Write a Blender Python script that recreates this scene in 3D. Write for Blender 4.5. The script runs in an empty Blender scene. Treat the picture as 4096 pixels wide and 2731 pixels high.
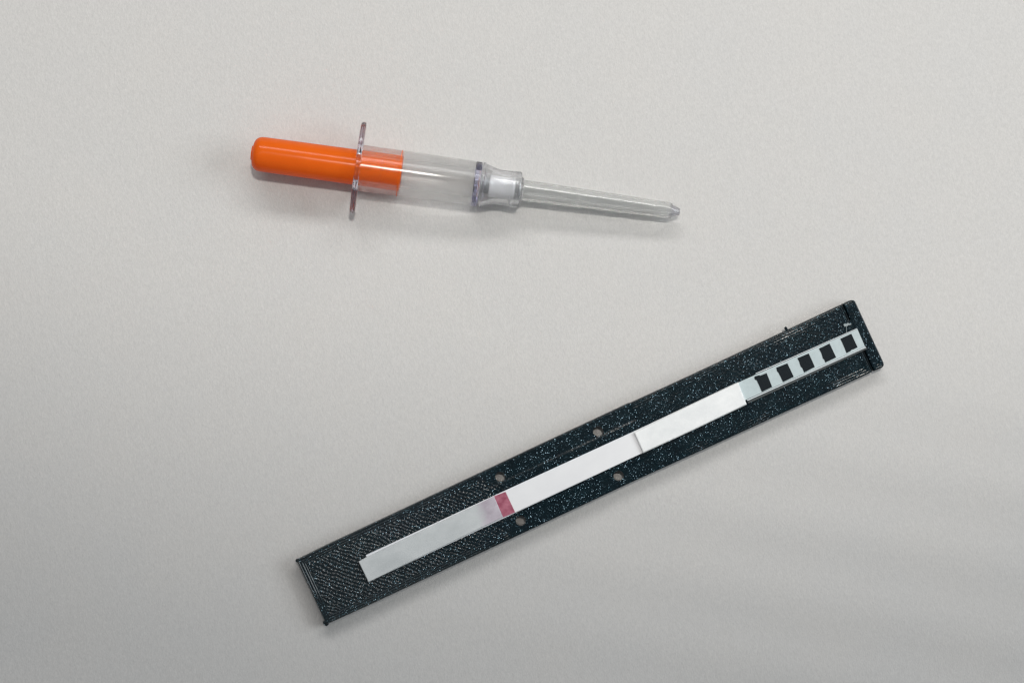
import bpy, bmesh, math, random
import numpy as np
from mathutils import Vector, Matrix

random.seed(7)
rng = np.random.default_rng(11)
scene = bpy.context.scene
COL = scene.collection
R = math.radians

# ------------------------------------------------------------------ camera
H = 0.50                       # lens height above the paper (m)
W = 0.2048                     # width of paper in view (m): 0.05 mm per photo pixel
cam = bpy.data.cameras.new('camera')
cam.sensor_width = 22.3
cam.lens = 22.3 * H / W
cam.clip_start = 0.02
cam.clip_end = 20
cam_o = bpy.data.objects.new('camera', cam)
cam_o.location = (0, 0, H)
COL.objects.link(cam_o)
scene.camera = cam_o

# ------------------------------------------------------------------ room light
world = bpy.data.worlds.new('World')
scene.world = world
world.use_nodes = True
world.node_tree.nodes['Background'].inputs[0].default_value = (0.93, 0.97, 1.0, 1)
world.node_tree.nodes['Background'].inputs[1].default_value = 0.205


def area_light(name, loc, target, sx, sy, power, colour):
    l = bpy.data.lights.new(name, 'AREA')
    l.shape = 'RECTANGLE'
    l.size, l.size_y = sx, sy
    l.energy = power
    l.color = colour
    o = bpy.data.objects.new(name, l)
    o.location = loc
    d = Vector(target) - Vector(loc)
    o.rotation_euler = d.to_track_quat('-Z', 'Y').to_euler()
    COL.objects.link(o)
    return o


area_light('ceiling_lamp', (0.10, 0.95, 0.88), (0, 0, 0), 1.3, 0.20, 8.5, (1.0, 0.988, 0.975))

area_light('right_fill', (1.0, 0.15, 0.68), (0, 0, 0), 0.7, 0.5, 6.2, (0.91, 0.97, 1.0))  # added soft fill from the right, making up for dimmer ambient

# added spot whose soft rim stands in for a shadow edge on the sheet
sp = bpy.data.lights.new('shadow_edge_spot', 'SPOT')
sp.energy = 44.5
sp.color = (1.0, 0.957, 0.895)
sp.shadow_soft_size = 0.042
POOL_C, POOL_R, SPOT_Z = Vector((0.046, 0.382)), 0.416, 1.70
sp.spot_size = 2 * math.atan((POOL_R + 0.010) / SPOT_Z)
sp.spot_blend = 0.05
sp_o = bpy.data.objects.new('shadow_edge_spot', sp)
sp_o.location = (0.125, POOL_C.y, SPOT_Z)
sp_o.rotation_euler = (Vector((POOL_C.x, POOL_C.y, 0)) - sp_o.location).to_track_quat('-Z', 'Y').to_euler()
COL.objects.link(sp_o)
area_light('ceiling_lamp', (-0.25, 0.20, 1.05), (0, 0, 0), 0.42, 0.07, 0.35, (1.0, 0.985, 0.955))

scene.view_settings.view_transform = 'Standard'
scene.view_settings.look = 'None'
scene.view_settings.exposure = 0.0
scene.view_settings.gamma = 1.0
scene.view_settings.use_curve_mapping = False
cy = scene.cycles
cy.max_bounces = 24
cy.transmission_bounces = 20
cy.transparent_max_bounces = 16
cy.glossy_bounces = 8
cy.diffuse_bounces = 6
cy.blur_glossy = 0.3
cy.caustics_reflective = True
cy.caustics_refractive = True
cy.use_denoising = True
cy.filter_width = 1.4


# ------------------------------------------------------------------ helpers
def tag(o, label=None, category=None, group=None, kind=None):
    for k, v in (('label', label), ('category', category), ('group', group), ('kind', kind)):
        if v:
            o[k] = v
    return o


def link(name, me, mat, parent=None):
    o = bpy.data.objects.new(name, me)
    COL.objects.link(o)
    if mat:
        me.materials.append(mat)
    if parent:
        o.parent = parent
    return o


def mesh_from(name, verts, faces, smooth=False, sharp=None):
    me = bpy.data.meshes.new(name)
    me.from_pydata([tuple(v) for v in verts], [], [tuple(f) for f in faces])
    me.update()
    bm = bmesh.new()
    bm.from_mesh(me)
    bmesh.ops.recalc_face_normals(bm, faces=bm.faces)
    bm.to_mesh(me)
    bm.free()
    if smooth:
        me.polygons.foreach_set('use_smooth', [True] * len(me.polygons))
        if sharp:
            me.set_sharp_from_angle(angle=R(sharp))
    return me


def lathe(profile, seg=72, closed=True, shape=None):
    """profile: (x, r) points round the local X axis; shape(r, a) -> (y, z)."""
    vs, fs = [], []
    n = len(profile)
    for (x, r) in profile:
        for k in range(seg):
            a = 2 * math.pi * k / seg
            y, z = shape(r, a) if shape else (r * math.cos(a), r * math.sin(a))
            vs.append((x, y, z))
    rings = n if closed else n - 1
    for i in range(rings):
        j = (i + 1) % n
        for k in range(seg):
            l = (k + 1) % seg
            fs.append((i * seg + k, j * seg + k, j * seg + l, i * seg + l))
    if not closed:
        fs.append(tuple(range(seg)))
        fs.append(tuple((n - 1) * seg + k for k in range(seg)))
    return vs, fs


def prism(poly, z0, z1, bevel=0.0, seg=2):
    bm = bmesh.new()
    lo = [bm.verts.new((x, y, z0)) for x, y in poly]
    f = bm.faces.new(lo)
    r = bmesh.ops.extrude_face_region(bm, geom=[f])
    bmesh.ops.translate(bm, vec=(0, 0, z1 - z0), verts=[g for g in r['geom'] if isinstance(g, bmesh.types.BMVert)])
    bmesh.ops.recalc_face_normals(bm, faces=bm.faces)
    if bevel:
        es = [e for e in bm.edges if all(v.co.z > (z0 + z1) / 2 for v in e.verts)]
        bmesh.ops.bevel(bm, geom=es, offset=bevel, segments=seg, affect='EDGES', profile=0.5)
    me = bpy.data.meshes.new('prism')
    bm.to_mesh(me)
    bm.free()
    return me


class Mat:
    """small node-tree builder"""
    def __init__(self, name):
        self.m = bpy.data.materials.new(name)
        self.m.use_nodes = True
        self.t = self.m.node_tree
        self.t.nodes.clear()
        self.out = self.t.nodes.new('ShaderNodeOutputMaterial')

    def n(self, kind, **kw):
        nd = self.t.nodes.new(kind)
        for k, v in kw.items():
            if k.startswith('i_'):
                key = k[2:]
                key = int(key) if key.isdigit() else key.replace('_', ' ')
                s = nd.inputs[key]
                if isinstance(v, bpy.types.NodeSocket):
                    self.t.links.new(v, s)
                else:
                    s.default_value = v
            else:
                setattr(nd, k, v)
        return nd

    def math(self, op, a, b=0.0, c=0.0):
        return self.n('ShaderNodeMath', operation=op, i_0=a, i_1=b, i_2=c).outputs[0]

    def vmath(self, op, a, b=(0, 0, 0)):
        return self.n('ShaderNodeVectorMath', operation=op, i_0=a, i_1=b).outputs[0]

    def coord(self, scale=(1, 1, 1), rot=(0, 0, 0)):
        tc = self.n('ShaderNodeTexCoord')
        return self.n('ShaderNodeMapping', i_0=tc.outputs['Object'], i_Scale=scale, i_Rotation=rot).outputs[0]

    def noise(self, vec, scale, detail=3.0, rough=0.55):
        return self.n('ShaderNodeTexNoise', i_Vector=vec, i_Scale=scale, i_Detail=detail, i_Roughness=rough)

    def ramp(self, fac, stops):
        nd = self.n('ShaderNodeValToRGB', i_0=fac)
        el = nd.color_ramp.elements
        while len(el) > 1:
            el.remove(el[-1])
        el[0].position, el[0].color = stops[0][0], (*stops[0][1], 1)
        for p, c in stops[1:]:
            e = el.new(p)
            e.color = (*c, 1)
        return nd.outputs[0]

    def mix(self, fac, a, b):
        nd = self.n('ShaderNodeMix', data_type='RGBA')
        for s, v in ((nd.inputs[0], fac), (nd.inputs[6], a), (nd.inputs[7], b)):
            if isinstance(v, bpy.types.NodeSocket):
                self.t.links.new(v, s)
            else:
                s.default_value = v if not isinstance(v, tuple) or len(v) == 4 else (*v, 1)
        return nd.outputs[2]

    def bump(self, height, strength, dist, normal=None):
        nd = self.n('ShaderNodeBump', i_Height=height, i_Strength=strength, i_Distance=dist)
        if normal:
            self.t.links.new(normal, nd.inputs['Normal'])
        return nd.outputs[0]

    def bsdf(self, **kw):
        p = self.n('ShaderNodeBsdfPrincipled')
        for k, v in kw.items():
            s = p.inputs[k.replace('_', ' ')]
            if isinstance(v, bpy.types.NodeSocket):
                self.t.links.new(v, s)
            else:
                s.default_value = v if not (isinstance(v, tuple) and len(v) == 3 and s.type == 'RGBA') else (*v, 1)
        return p.outputs[0]

    def translucent(self, col, shader, fac):
        tl = self.n('ShaderNodeBsdfTranslucent', i_Color=col)
        mx = self.n('ShaderNodeMixShader', i_0=fac, i_1=shader, i_2=tl.outputs[0])
        return self.done(mx.outputs[0])

    def done(self, shader):
        self.t.links.new(shader, self.out.inputs[0])
        return self.m


# ------------------------------------------------------------------ materials
def paper_mat():
    m = Mat('felt_paper')
    v = m.coord()
    vd = m.coord(scale=(1.0, 0.55, 1.0), rot=(0, 0, R(40)))
    fine = m.noise(vd, 4200, 3, 0.65).outputs[0]
    mid = m.noise(vd, 1900, 3, 0.6).outputs[0]
    big = m.noise(v, 60, 3, 0.5).outputs[0]
    c1 = m.ramp(mid, [(0.3, (0.528, 0.519, 0.507)), (0.7, (0.566, 0.557, 0.545))])
    c2 = m.ramp(fine, [(0.3, (0.92, 0.925, 0.93)), (0.7, (1.06, 1.055, 1.05))])
    c3 = m.ramp(big, [(0.3, (0.99, 0.992, 0.996)), (0.7, (1.005, 1.0, 0.996))])
    col = m.n('ShaderNodeMix', data_type='RGBA', blend_type='MULTIPLY')
    col.inputs[0].default_value = 1
    m.t.links.new(c1, col.inputs[6]); m.t.links.new(c2, col.inputs[7])
    col2 = m.n('ShaderNodeMix', data_type='RGBA', blend_type='MULTIPLY')
    col2.inputs[0].default_value = 1
    m.t.links.new(col.outputs[2], col2.inputs[6]); m.t.links.new(c3, col2.inputs[7])
    hgt = m.math('ADD', m.math('MULTIPLY', mid, 0.7), m.math('MULTIPLY', fine, 0.45))
    nrm = m.bump(hgt, 0.42, 0.00012)
    return m.done(m.bsdf(Base_Color=col2.outputs[2], Roughness=0.48, Specular_IOR_Level=0.35, Normal=nrm))


def orange_mat():
    m = Mat('orange_plastic')
    n = m.noise(m.coord(), 180, 3).outputs[0]
    col = m.ramp(n, [(0.3, (0.86, 0.158, 0.010)), (0.7, (0.90, 0.174, 0.012))])
    nrm = m.bump(m.noise(m.coord(scale=(0.25, 1, 1)), 1500, 2).outputs[0], 0.12, 0.00006)
    return m.translucent(col, m.bsdf(Base_Color=col, Roughness=0.16, Specular_IOR_Level=0.27, Normal=nrm,
                         ), 0.36)


def clear_mat(name, tint=(1, 1, 1), rough=0.02, ior=1.49, bump=0.0, trans=1.0, thin=0.0, absorb=None):
    m = Mat(name)
    kw = {}
    if bump:
        kw['Normal'] = m.bump(m.noise(m.coord(scale=(0.15, 1, 1)), 900, 2).outputs[0], bump, 0.0001)
    sh = m.bsdf(Base_Color=tint, Roughness=rough, IOR=ior, Transmission_Weight=trans, **kw)
    if thin:                                   # thin moulded wall: part of the light goes straight through
        tr = m.n('ShaderNodeBsdfTransparent', i_Color=(*tint, 1))
        sh = m.n('ShaderNodeMixShader', i_0=thin, i_1=sh, i_2=tr.outputs[0]).outputs[0]
    if absorb:                                 # colour of the plastic itself, per metre of path
        va = m.n('ShaderNodeVolumeAbsorption', i_Color=(*absorb[:3], 1), i_Density=absorb[3])
        m.t.links.new(va.outputs[0], m.out.inputs['Volume'])
    return m.done(sh)


def filament_mat():
    m = Mat('glitter_filament')
    v = m.coord()
    geo = m.n('ShaderNodeNewGeometry')
    vor = m.n('ShaderNodeTexVoronoi', feature='F1', voronoi_dimensions='2D', i_Vector=v, i_Scale=8600.0)
    rnd = m.n('ShaderNodeSeparateColor', i_0=vor.outputs['Color'])
    # flakes: cells small enough round their point, and only some of them
    near = m.math('LESS_THAN', vor.outputs['Distance'], 0.36)
    some = m.math('GREATER_THAN', rnd.outputs[2], 0.74)
    mask = m.math('MULTIPLY', near, some)
    tilt = m.vmath('MULTIPLY', m.vmath('SUBTRACT', vor.outputs['Color'], (0.5, 0.5, 0.5)), (1.3, 1.3, 0.0))
    fn = m.vmath('NORMALIZE', m.vmath('ADD', geo.outputs['Normal'], tilt))
    fcol = m.ramp(rnd.outputs[0], [(0.1, (0.015, 0.030, 0.038)), (0.75, (0.055, 0.105, 0.13)), (0.97, (0.42, 0.56, 0.63))])
    blot = m.noise(v, 350, 3).outputs[0]
    grit = m.noise(v, 2500, 3, 0.65).outputs[0]
    col = m.ramp(blot, [(0.35, (0.0010, 0.0060, 0.0092)), (0.7, (0.0022, 0.0105, 0.0150))])
    nrm = m.bump(grit, 0.20, 0.00008)
    lx = m.n('ShaderNodeSeparateXYZ', i_0=v).outputs[0]
    over = m.n('ShaderNodeMapRange', i_0=lx, i_1=-0.0150, i_2=-0.0450).outputs[0]     # over-extruded end of the print; extra gloss stands in for lamp glints
    rgh = m.math('MULTIPLY_ADD', over, 0.05, 0.18)
    spc = m.math('MULTIPLY_ADD', over, 0.36, 0.20)
    base = m.bsdf(Base_Color=col, Roughness=rgh, Specular_IOR_Level=spc, Normal=nrm)
    fl = m.bsdf(Base_Color=fcol, Metallic=1.0, Roughness=0.22, Normal=fn)
    mx = m.n('ShaderNodeMixShader', i_0=m.math('MULTIPLY', mask, 0.8))
    m.t.links.new(base, mx.inputs[1]); m.t.links.new(fl, mx.inputs[2])
    return m.done(mx.outputs[0])


def pad_mat(name, lo, hi, scale=500, bump=0.4, rough=0.85):
    m = Mat(name)
    a = m.noise(m.coord(scale=(0.7, 1, 1)), scale, 4, 0.6).outputs[0]
    f = m.noise(m.coord(), scale * 6, 2).outputs[0]
    col = m.ramp(a, [(0.32, lo), (0.68, hi)])
    nrm = m.bump(m.math('ADD', a, m.math('MULTIPLY', f, 0.3)), bump, 0.00012)
    return m.done(m.bsdf(Base_Color=col, Roughness=rough, Specular_IOR_Level=0.2, Normal=nrm))


def plain_mat(name, col, rough=0.5, spec=0.4, coat=0.0):
    m = Mat(name)
    n = m.noise(m.coord(), 900, 3).outputs[0]
    c = m.ramp(n, [(0.3, tuple(x * 0.95 for x in col)), (0.7, tuple(min(1, x * 1.04) for x in col))])
    return m.done(m.bsdf(Base_Color=c, Roughness=rough, Specular_IOR_Level=spec, Coat_Weight=coat, Coat_Roughness=0.12))


def film_mat():
    m = Mat('clear_film')
    tr = m.n('ShaderNodeBsdfTransparent', i_Color=(0.97, 0.98, 0.98, 1))
    gl = m.n('ShaderNodeBsdfGlossy', i_Roughness=0.12, i_Color=(1, 1, 1, 1))
    mx = m.n('ShaderNodeMixShader', i_0=0.016, i_1=tr.outputs[0], i_2=gl.outputs[0])
    return m.done(mx.outputs[0])


M = dict(
    paper=paper_mat(), orange=orange_mat(), filament=filament_mat(), film=film_mat(),
    barrel=clear_mat('barrel_plastic', (0.995, 0.996, 0.995), 0.15, 1.46, 0.0, 1.0, 0.58),
    flange=clear_mat('flange_plastic', (0.97, 0.97, 0.99), 0.02, 1.46, 0.0, 1.0, 0.0, (0.36, 0.29, 0.58, 32)),
    hub=clear_mat('hub_plastic', (0.99, 0.99, 0.995), 0.01, 1.52, 0.0, 1.0, 0.20, (0.50, 0.52, 0.60, 22)),
    collar=clear_mat('collar_plastic', (0.90, 0.90, 0.96), 0.02, 1.55, 0.0, 1.0, 0.0, (0.40, 0.40, 0.66, 90)),
    sheath=clear_mat('sheath_plastic', (1, 1, 1), 0.01, 1.47, 0.0, 1.0, 0.12, (0.80, 0.825, 0.81, 330)),
    hub_end=clear_mat('hub_end_plastic', (0.94, 0.945, 0.955), 0.02, 1.54, 0.0, 1.0, 0.1, (0.40, 0.42, 0.46, 70)),
    tip=clear_mat('tip_plastic', (0.95, 0.95, 0.97), 0.02, 1.55, 0.0, 1.0, 0.1, (0.30, 0.30, 0.36, 650)),
    rod=clear_mat('rod_plastic', (0.965, 0.97, 0.965), 0.05, 1.25, 0.0, 1.0, 0.5),
    core=plain_mat('white_core', (0.86, 0.865, 0.88), 0.35),
    smoke=plain_mat('grey_plug', (0.30, 0.31, 0.32), 0.4),
    card=plain_mat('backing_card', (0.74, 0.76, 0.79), 0.45),
    mark_card=plain_mat('marker_card', (0.53, 0.590, 0.608), 0.4),
    black=plain_mat('black_ink', (0.006, 0.010, 0.014), 0.5, 0.06),
    membrane=pad_mat('membrane', (0.760, 0.762, 0.778), (0.795, 0.797, 0.810), 260, 0.06, 0.6),
    absorb=pad_mat('absorbent_paper', (0.76, 0.775, 0.78), (0.85, 0.86, 0.86), 420, 0.55),
    pink=pad_mat('pink_line', (0.27, 0.065, 0.105), (0.45, 0.165, 0.220), 900, 0.45),
    edge=plain_mat('film_sheen_grey', (0.040, 0.048, 0.052), 0.35),
    glue=plain_mat('dried_glue', (0.27, 0.31, 0.32), 0.5),
)


def sample_pad_mat():
    m = Mat('sample_pad_fibre')
    tc = m.n('ShaderNodeTexCoord')
    v = tc.outputs['Object']
    sx = m.n('ShaderNodeSeparateXYZ', i_0=v)
    n1 = m.noise(m.coord(scale=(0.6, 1, 1)), 300, 4, 0.6).outputs[0]
    base = m.ramp(n1, [(0.3, (0.475, 0.500, 0.508)), (0.7, (0.575, 0.598, 0.605))])
    wet = m.ramp(n1, [(0.36, (0.38, 0.335, 0.385)), (0.62, (0.535, 0.495, 0.545))])
    wob = m.math('ADD', sx.outputs[0], m.math('MULTIPLY', m.math('SUBTRACT', n1, 0.5), 0.006))
    fac = m.n('ShaderNodeMapRange', i_0=wob, i_1=PAD_WET0, i_2=PAD_WET1).outputs[0]
    col = m.mix(fac, base, wet)
    f = m.noise(m.coord(), 2200, 2).outputs[0]
    nrm = m.bump(m.math('ADD', n1, m.math('MULTIPLY', f, 0.3)), 0.4, 0.00012)
    return m.done(m.bsdf(Base_Color=col, Roughness=0.85, Specular_IOR_Level=0.2, Normal=nrm))


# ------------------------------------------------------------------ the sheet everything lies on
def build_paper():
    nx, ny = 260, 220
    xs = np.linspace(-0.45, 0.45, nx)
    ys = np.linspace(-0.38, 0.38, ny)
    X, Y = np.meshgrid(xs, ys)
    mask = 1 / (1 + np.exp(-(X - 0.015) / 0.018)) / (1 + np.exp((Y + 0.022 - 0.10 * (X - 0.05)) / 0.008))
    ph = (Y + 0.16 * X + 0.25 * X * X) / 0.0150
    Z = mask * 0.00016 * np.sin(2 * np.pi * ph)
    Z = Z - Z.max()
    vs = np.stack([X, Y, Z], -1).reshape(-1, 3)
    i = np.arange(nx * ny).reshape(ny, nx)
    fs = np.stack([i[:-1, :-1], i[:-1, 1:], i[1:, 1:], i[1:, :-1]], -1).reshape(-1, 4)
    me = mesh_from('paper_sheet', vs.tolist(), fs.tolist(), smooth=True)
    o = link('paper_sheet', me, M['paper'])
    tag(o, 'pale grey felt-textured paper sheet filling the background', kind='structure')


build_paper()

# ------------------------------------------------------------------ strip holder (photo-pixel frame u along, v across)
S = W / 4096.0
HT = 0.0030                                   # holder thickness
SH = S * (H - HT) / H                         # metres per photo pixel at its top face
ANG = math.atan2(0.4221, 0.9065)
U0, V0 = 1230.0, 145.0
cpx = (1184.4 + U0 * 0.9065 + V0 * 0.4221, 2238.7 - U0 * 0.4221 + V0 * 0.9065)
HOLD_LOC = ((cpx[0] - 2048) * SH, (1365.5 - cpx[1]) * SH)


def uv(u, v):
    return ((u - U0) * SH, -(v - V0) * SH)


def px_uv(px, py):
    dx, dy = px - 1184.4, py - 2238.7
    return dx * 0.9065 - dy * 0.4221, dx * 0.4221 + dy * 0.9065


TOP_U = [0, 132, 736, 1068, 1399, 1470, 1478, 1728, 2100, 2467]
TOP_V = [0, -3.0, -4.8, -6.3, -6.5, -6.8, -4.4, -2.6, -3.4, -4.2]
BOT_U = [0, 40, 159, 711, 1374, 1702, 2409, 2467]
BOT_V = [284, 285.5, 287, 286.6, 285.5, 289.0, 292.0, 293.5]
HOLES = [(881, 43), (1313, 44), (1312, 239), (881, 236.5)]
HR = 20.5


def value_noise(u, v, s, seed):
    g = np.random.default_rng(seed).random((int(3000 / s) + 4, int(3000 / s) + 8))
    a, b = u / s + 1, v / s + 2
    i, j = np.floor(a).astype(int), np.floor(b).astype(int)
    fu, fv = a - i, b - j
    fu, fv = fu * fu * (3 - 2 * fu), fv * fv * (3 - 2 * fv)
    return (g[i, j] * (1 - fu) * (1 - fv) + g[i + 1, j] * fu * (1 - fv)
            + g[i, j + 1] * (1 - fu) * fv + g[i + 1, j + 1] * fu * fv)


def relief(u, v, vt, vb, u_lo, u_hi):
    """printed surface height in mm below the nominal top face"""
    et, eb = v - vt, vb - v
    el, er = u - u_lo, u_hi - u
    e = np.minimum(np.minimum(et, eb), np.minimum(el, er))
    n1, n2 = value_noise(u, v, 22, 1), value_noise(u, v, 7, 2)
    n3 = value_noise(u, v, 90, 3)
    # crossing extrusion lines, over-extruded towards the left end
    a = (u + v) / 1.41421 + 9 * (n1 - 0.5)
    b = (u - v) / 1.41421 + 11 * (value_noise(u, v, 31, 17) - 0.5)
    la = 0.5 + 0.5 * np.cos(2 * np.pi * a / 14.5)
    lb = 0.5 + 0.5 * np.cos(2 * np.pi * b / 14.5)
    left = np.clip((980 - u - 0.9 * np.abs(v - 150)) / 620, 0, 1)
    amp = 0.008 + 0.21 * left ** 0.8
    cell = value_noise(a + 100, b + 450, 14.5, 9)
    fill = amp * ((0.12 + 0.88 * la) * (0.12 + 0.88 * lb) - 0.3) * (0.15 + 1.45 * cell)
    rough = 0.012 * (n2 - 0.5) + 0.03 * (n3 - 0.5)
    # perimeter passes
    ridge = 0.5 + 0.5 * np.cos(2 * np.pi * (e - 6) / 9.5)
    wp = np.clip((34 - e) / 4, 0, 1)
    wp_amp = (0.012 + 0.10 * np.clip((900 - u) / 700, 0, 1) + 0.006 * np.clip((u - 1900) / 400, 0, 1)) * np.clip(2.4 * value_noise(u + 40, v, 130, 13) - 0.5, 0.1, 1.3)
    z = (1 - wp) * fill + wp * wp_amp * (ridge - 0.5) + rough
    # low smoother pockets round the screw holes
    pk = np.zeros_like(u)
    for (va, vb2) in ((-20, 66), (222, 320)):
        m = (1 / (1 + np.exp(-(u - 806) / 4.0))) * (1 / (1 + np.exp((u - 1470) / 3.0)))
        m = m * (1 / (1 + np.exp(-(v - va) / 1.5))) * (1 / (1 + np.exp((v - vb2) / 1.5)))
        pk = np.maximum(pk, m)
    z = z * (1 - 0.4 * pk) - 0.05 * pk
    # rounded outer arris
    z = z - 0.32 * np.clip(1 - e / 5.0, 0, 1) ** 2
    return z


def printed_block(name, u_lo, u_hi, step, parent, corner=0.0, holes=(), round_left=False):
    nu = int((u_hi - u_lo) / step) + 1
    nv = int(294 / step) + 1
    us = np.linspace(u_lo, u_hi, nu)
    fr = np.linspace(0, 1, nv)
    vt, vb = np.interp(us, TOP_U, TOP_V), np.interp(us, BOT_U, BOT_V)
    if corner:
        d = np.clip(corner - (u_hi - us), 0, corner)
        ins = corner - np.sqrt(np.maximum(corner ** 2 - d ** 2, 0))
        vt, vb = vt + 0.75 * ins, vb - ins
    U = np.repeat(us[:, None], nv, 1)
    V = vt[:, None] + (vb - vt)[:, None] * fr[None, :]
    Z = relief(U, V, vt[:, None], vb[:, None], u_lo if round_left else u_lo - 30, u_hi)
    jit = 0.4 * (value_noise(U, V, 12, 5) - 0.5)
    V = V + jit * ((fr[None, :] == 0) | (fr[None, :] == 1))
    idx = np.arange(nu * nv).reshape(nu, nv)
    quads = np.stack([idx[:-1, :-1], idx[:-1, 1:], idx[1:, 1:], idx[1:, :-1]], -1).reshape(-1, 4)
    Uf, Vf = U.reshape(-1).copy(), V.reshape(-1).copy()
    if holes:
        cu, cv = Uf[quads].mean(1), Vf[quads].mean(1)
        keep = np.ones(len(quads), bool)
        for hu, hv in holes:
            keep &= (cu - hu) ** 2 + (cv - hv) ** 2 > HR ** 2
        quads = quads[keep]
    q = quads
    e = np.concatenate([q[:, [0, 1]], q[:, [1, 2]], q[:, [2, 3]], q[:, [3, 0]]])
    key = np.sort(e, 1)
    uniq, inv, cnt = np.unique(key, axis=0, return_inverse=True, return_counts=True)
    border = e[cnt[inv.reshape(-1)] == 1]
    bverts = np.unique(border)
    for hu, hv in holes:
        d = np.hypot(Uf[bverts] - hu, Vf[bverts] - hv)
        for k in bverts[d < HR * 1.5]:
            s = HR / math.hypot(Uf[k] - hu, Vf[k] - hv)
            Uf[k], Vf[k] = hu + (Uf[k] - hu) * s, hv + (Vf[k] - hv) * s
    n0 = nu * nv
    top = np.stack([(Uf - U0) * SH, -(Vf - V0) * SH, HT + Z.reshape(-1) / 1000], -1)
    low = {k: n0 + i for i, k in enumerate(bverts)}
    lowv = top[bverts].copy()
    lowv[:, 2] = 0.0
    walls = [(int(b_), int(a_), low[a_], low[b_]) for a_, b_ in border]
    verts = np.concatenate([top, lowv])
    used = np.unique(np.concatenate([q.reshape(-1), np.arange(n0, len(verts))]))
    remap = -np.ones(len(verts), int)
    remap[used] = np.arange(len(used))
    faces = [tuple(f) for f in remap[q].tolist()] + [tuple(remap[list(w)].tolist()) for w in walls]
    me = mesh_from(name, verts[used].tolist(), faces, smooth=True, sharp=50)
    return link(name, me, M['filament'], parent)


def build_holder():
    root = bpy.data.objects.new('strip_holder', None)
    COL.objects.link(root)
    root.location = (*HOLD_LOC, 0)
    root.rotation_euler = (0, 0, ANG)
    root.empty_display_size = 0.01
    tag(root, 'long black glittery 3D-printed tray with four small holes, under the white test strip', 'tray')
    printed_block('tray_body', 0, 2407, 2.0, root, holes=HOLES, round_left=True)
    printed_block('end_wall', 2415, 2464, 2.0, root, corner=17, round_left=True)
    # bridge under the slit and behind the strip
    (x0, y0), (x1, y1) = uv(2405, 4), uv(2417, 284)
    link('slit_floor', prism([(x0, y1), (x1, y1), (x1, y0), (x0, y0)], 0, HT - 0.0009), M['filament'], root)
    (x0, y0), (x1, y1) = uv(2404, 66), uv(2418, 197)
    link('slit_bridge', prism([(x0, y1), (x1, y1), (x1, y0), (x0, y0)], HT - 0.00085, HT - 0.00005), M['filament'], root)

    def blob(name, u, v, pts, z0, z1, mat):
        poly = []
        for du, dv in pts:
            poly.append(uv(u + du, v + dv))
        return link(name, prism(poly[::-1], z0, z1, 0.00004), mat, root)
    u, v = px_uv(3144, 1314)
    blob('print_nub', u, v, [(-5, -6), (3, -8), (6, -3), (6, 8), (-5, 9)], HT - 0.0008, HT - 0.0001, M['filament'])
    u, v = px_uv(1305, 2495)
    blob('print_nub', u, v, [(-10, -14), (7, -14), (9, 0), (5, 7), (-4, 8), (-10, 0)], 0, HT - 0.0004, M['filament'])
    u, v = px_uv(1188, 2241)
    blob('print_nub', u, v, [(-7, -3), (0, -7), (14, -4), (14, 8), (-1, 9), (-6, 4)], HT - 0.0012, HT - 0.0002, M['filament'])
    # dried glue with a thread
    u, v = px_uv(3388, 1295)
    pts = [(-15, -3), (-8, -5), (-3, -1), (4, -2), (12, 5), (17, 8), (11, 10), (3, 7), (-2, 9), (-9, 6), (-13, 8)]
    blob('glue_smear', u, v, pts, HT + 0.00002, HT + 0.00012, M['glue'])
    blob('glue_thread', u, v, [(-6, 5), (-4, 5), (-16, 32), (-18, 32)], HT + 0.00002, HT + 0.0001, M['glue'])
    return root


build_holder()

# ------------------------------------------------------------------ the test strip
PAD_WET0, PAD_WET1 = uv(735, 0)[0], uv(765, 0)[0]
M['sample'] = sample_pad_mat()


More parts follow.
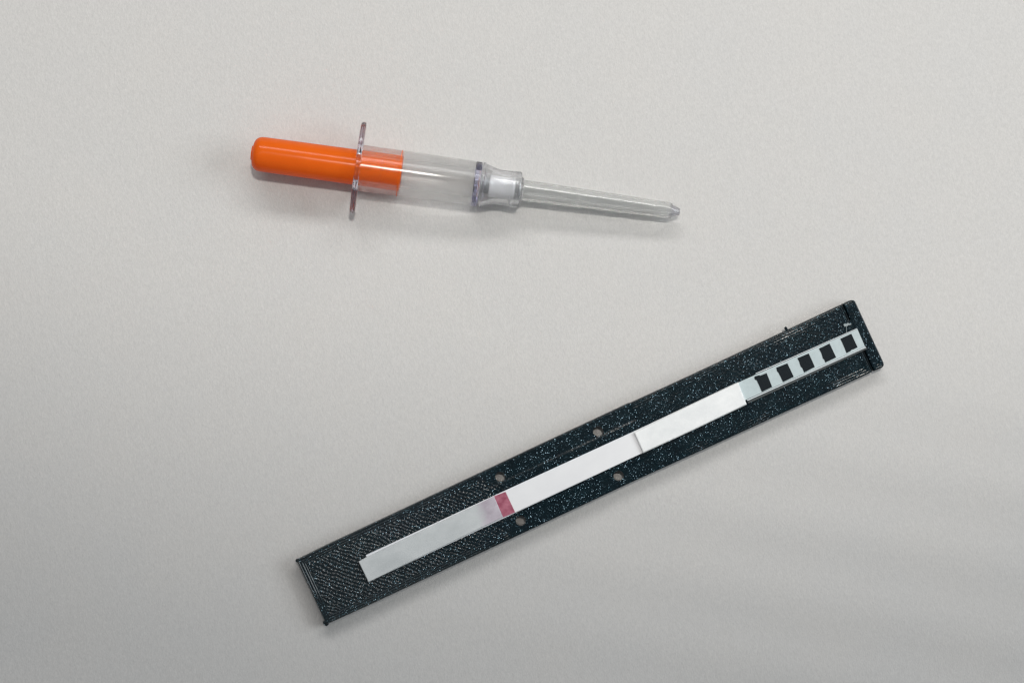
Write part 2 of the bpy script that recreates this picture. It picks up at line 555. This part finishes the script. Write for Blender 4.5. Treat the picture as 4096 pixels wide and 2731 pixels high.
def build_strip():
    root = bpy.data.objects.new('test_strip', None)
    COL.objects.link(root)
    zb = HT + 0.00010
    root.location = (*HOLD_LOC, zb)
    root.rotation_euler = (0, 0, ANG)
    root.empty_display_size = 0.01
    tag(root, 'white test strip with a pink line and five black squares, along the black tray', 'test strip')

    def slab(name, pts, z0, z1, mat, bevel=0.0, seg=2):
        return link(name, prism([uv(*p) for p in pts][::-1], z0, z1, bevel, seg), mat, root)
    # backing card, left and middle
    slab('backing_card', [(262, 99.5), (840, 100.5), (1460, 104), (1895, 101), (1895, 197), (1440, 196.5), (226, 201), (226, 110), (262, 109)],
         0, 0.00022, M['card'])
    slab('sample_pad', [(225, 110.5), (262, 107), (500, 105.5), (826, 103.5), (823, 193.5), (520, 197), (226, 201.5)],
         0.00023, 0.00062, M['sample'], 0.00016, 3)
    slab('membrane', [(874.6, 106.5), (1452, 108.5), (1452, 196.3), (875, 196)], 0.00023, 0.00038, M['membrane'], 0.00003)
    slab('pink_line', [(825, 102.5), (874.8, 106), (875.2, 196), (823.5, 194.5)], 0.00023, 0.00042, M['pink'], 0.00003)
    slab('absorbent_pad', [(1439, 107.5), (1670, 103), (1902, 101.5), (1895, 196.5), (1660, 198.5), (1438, 197.5)],
         0.00023, 0.00105, M['absorb'], 0.00030, 4)
    # marker card under clear film
    slab('marker_card', [(1893, 103), (2424, 111), (2422, 187.5), (1893, 179)], 0.00002, 0.00024, M['mark_card'], 0.00003)
    k = 3.1357
    squares = [
        [(365, 1125), (372, 1112), (428, 1097), (440, 1103), (520, 1070), (556, 1160), (590, 1245), (460, 1308), (425, 1225), (395, 1162), (372, 1152)],
        [(638, 1005), (780, 948), (822, 1035), (860, 1118), (725, 1185), (690, 1110), (668, 1068), (652, 1052)],
        [(905, 885), (1048, 825), (1088, 910), (1125, 995), (990, 1065), (968, 1010), (946, 990), (938, 965), (930, 935)],
        [(1175, 765), (1310, 700), (1352, 790), (1392, 875), (1255, 940), (1240, 902), (1222, 888), (1218, 862), (1205, 825)],
        [(1443, 642), (1582, 578), (1622, 664), (1660, 748), (1612, 774), (1588, 778), (1570, 797), (1520, 822), (1505, 780), (1478, 716)],
    ]
    sheet = bpy.data.objects.get('marker_card')
    for sq in squares:
        poly = []
        for zx, zy in sq:
            poly.append(uv(*px_uv(2900 + zx / k, 1150 + zy / k)))
        link('black_square', prism(poly[::-1], 0.00026, 0.00029), M['black'], sheet)
    slab('clear_film', [(1899, 100.5), (1980, 99), (1990, 101.5), (2425, 108), (2429, 199), (1902, 196)], 0.00031, 0.00035, M['film'])
    # white tape edges along the film; the grey one paints its reflection over black
    slab('film_edge', [(1905, 181), (2424, 188.4), (2424, 192.2), (1905, 185)], 0.00002, 0.00029, M['card'])
    slab('film_edge', [(1905, 188), (2424, 193.0), (2427, 199), (1905, 195.5)], 0.00004, 0.00028, M['edge'])
    slab('film_edge', [(1980, 99.2), (2424, 107.6), (2424, 109.8), (1980, 101.6)], 0.00002, 0.00029, M['card'])
    return root


build_strip()

# ------------------------------------------------------------------ catheter (2352-wide preview pixels along its axis)
K = W / 2352.0


def P(px, py, h):
    f = K * (H - h) / H
    return Vector(((px - 1176) * f, (784 - py) * f, h))


def build_catheter():
    h_fl, slope = 0.0054, -0.036
    L_left, L_right = 248 * K, 746 * K
    A = P(576, 351.0, h_fl - slope * L_left)
    B = P(1561, 487.0, h_fl + slope * L_right)
    ax = (B - A).normalized()
    T = (B - A).length / (994.0)                # metres per preview pixel of axis length
    C0 = A + ax * (248 * T)
    ax_y = Vector((0, 0, 1)).cross(ax).normalized()
    ax_z = ax.cross(ax_y).normalized()
    rot = Matrix((ax, ax_y, ax_z)).transposed()
    off = C0.z / ax_z.z
    root = bpy.data.objects.new('catheter', None)
    COL.objects.link(root)
    root.location = C0 - ax_z * off
    root.rotation_euler = rot.to_euler()
    root.empty_display_size = 0.01
    tag(root, 'clear plastic needle catheter with a bright orange cap and thin tubular sheath, on the paper', 'catheter')

    def part(name, vf, mat, parent=root, sharp=35):
        vs, fs = vf
        vs = [(x * T, y * T, z * T + off) for x, y, z in vs]
        return link(name, mesh_from(name, vs, fs, smooth=True, sharp=sharp), mat, parent)

    def cyl(pts, seg=72):
        return lathe(pts, seg, closed=False)

    # orange cap: rounded closed end, slight taper, reaching into the barrel
    prof = [(-246.6, 0.5), (-246.6, 15.5), (-246.0, 16.6), (-244.2, 17.2), (-243.5, 18.5)]
    for k in range(9):
        a = R(10 * k + 5)
        prof.append((-224 - 19.6 * math.cos(a), 20.0 + 19.4 * math.sin(a)))
    prof += [(-218, 39.9), (-120, 40.3), (-20, 40.7), (60, 41.0), (94, 41.1), (97.5, 40.6), (99.5, 39), (100, 36.5), (100, 0.5)]
    cap = part('orange_cap', cyl(prof, 96), M['orange'])

    # finger flange: oval plate with the barrel mouth through it
    def oval(r, a):
        c, s = math.cos(a), math.sin(a)
        if r < 60:
            return r * c, r * s
        f = (r / 106.0)
        return 105.5 * f * c, 62.5 * f * s * (0.86 + 0.14 * abs(c)) / 0.86 * 0.985
    fl = [(-5.4, 47.5), (5.4, 47.5), (5.4, 101), (4.6, 104.0), (2.6, 105.8), (-2.6, 105.8), (-4.6, 104.0), (-5.4, 101)]
    fl = [(-5.4, 47.5), (5.4, 47.5), (5.4, 58)] + fl[2:] + [(-5.4, 58)]
    fl = [(x * 1.13, r) for x, r in fl]
    part('finger_flange', lathe(fl, 120, shape=oval), M['flange'])

    # barrel: hollow tube, its mouth at the flange, closed at the collar
    bar = [(6.4, 47.3), (6.4, 53.2), (9, 53.2), (150, 52.5), (264, 51.8), (266.2, 51.4), (266.2, 47.0), (264, 46.6), (150, 46.8), (20, 47.1)]
    bar_o = part('barrel', lathe(bar, 96), M['barrel'])
    part('tick_line', lathe([(53.4, 53.1), (54.3, 53.1), (54.3, 53.4), (53.4, 53.4)], 96), M['collar'], bar_o)

    part('fill_line', lathe([(94.4, 53.0), (95.9, 53.0), (95.9, 53.5), (94.4, 53.5)], 96), M['orange'], bar_o)

    # faceted collar
    def facet(r, a):
        n = 10
        q = (a + math.pi / n) % (2 * math.pi / n) - math.pi / n
        w = r if r < 30 else r * (0.965 + 0.035 * abs(math.cos(q * n / 2)))
        return w * math.cos(a), w * math.sin(a)
    col = [(266.6, 22), (266.6, 50.0), (268.4, 51.6), (279.6, 51.4), (281.6, 49.6), (281.6, 40), (276, 32), (281.6, 26), (281.6, 22)]
    part('collar', lathe(col, 100, shape=facet), M['collar'], sharp=12)

    # hub: rim, flare, block end; hollow
    out = [(283.2, 50.4), (284.2, 51.8), (288.6, 51.4), (290.4, 49.2), (296, 47.6), (305, 44.6), (315, 41.8), (326, 40.3), (340, 40.2),
           (355, 40.9), (362, 41.4)]
    inn = [(362, 27.0), (354, 27.0), (354, 37.5), (350.8, 37.3), (350.8, 27), (335, 27.4), (322, 29.0), (308, 33),
           (296, 37.5), (283.2, 41)]
    hub = part('hub', lathe(out + inn, 96), M['hub'])
    part('hub_end', lathe([(362.3, 26), (362.3, 41.4), (366, 41.8), (371, 41.6), (374, 39.6), (375, 37), (375, 26)], 96), M['hub_end'], hub)
    part('hub_core', cyl([(302, 0.5), (302, 24.5), (303, 25.2), (345, 24.6), (360, 24.0), (361.6, 23.2), (361.6, 0.5)]), M['core'], hub)
    part('hub_plug', cyl([(284, 0.5), (284, 18.4), (301.5, 18.8), (301.5, 0.5)]), M['smoke'], hub)
    part('hub_ring', lathe([(375.4, 14), (375.4, 29), (377.0, 30), (379.4, 28.5), (381, 25.6), (381, 14)], 72), M['hub'], hub)

    # sheath: tapering thick-walled tube with a shouldered conical tip
    o = [(381.5, 24.2), (480, 22.7), (620, 20.3), (716, 18.8), (718, 18.1), (724, 18.0), (725.2, 17.0)]
    i = [(725.2, 13.0), (716, 14.4), (620, 15.6), (480, 17.4), (381.5, 18.5)]
    sh = part('needle_sheath', lathe(o + i, 72), M['sheath'])
    part('sheath_rim', lathe([(725.3, 11.5), (725.3, 18.0), (726.6, 17.4), (726.6, 11.5)], 72), M['tip'], sh)
    part('inner_rod', cyl([(382, 0.5), (382, 8.6), (480, 8.2), (718, 7.2), (718, 0.5)], 48), M['rod'], sh)
    part('sheath_tip', lathe([(727.0, 11), (727.0, 14.4), (728.5, 14.2), (745.0, 8.0), (746, 7.0), (746, 5.0), (744, 5.4), (729, 11.2)], 72), M['tip'], sh)
    return root


build_catheter()
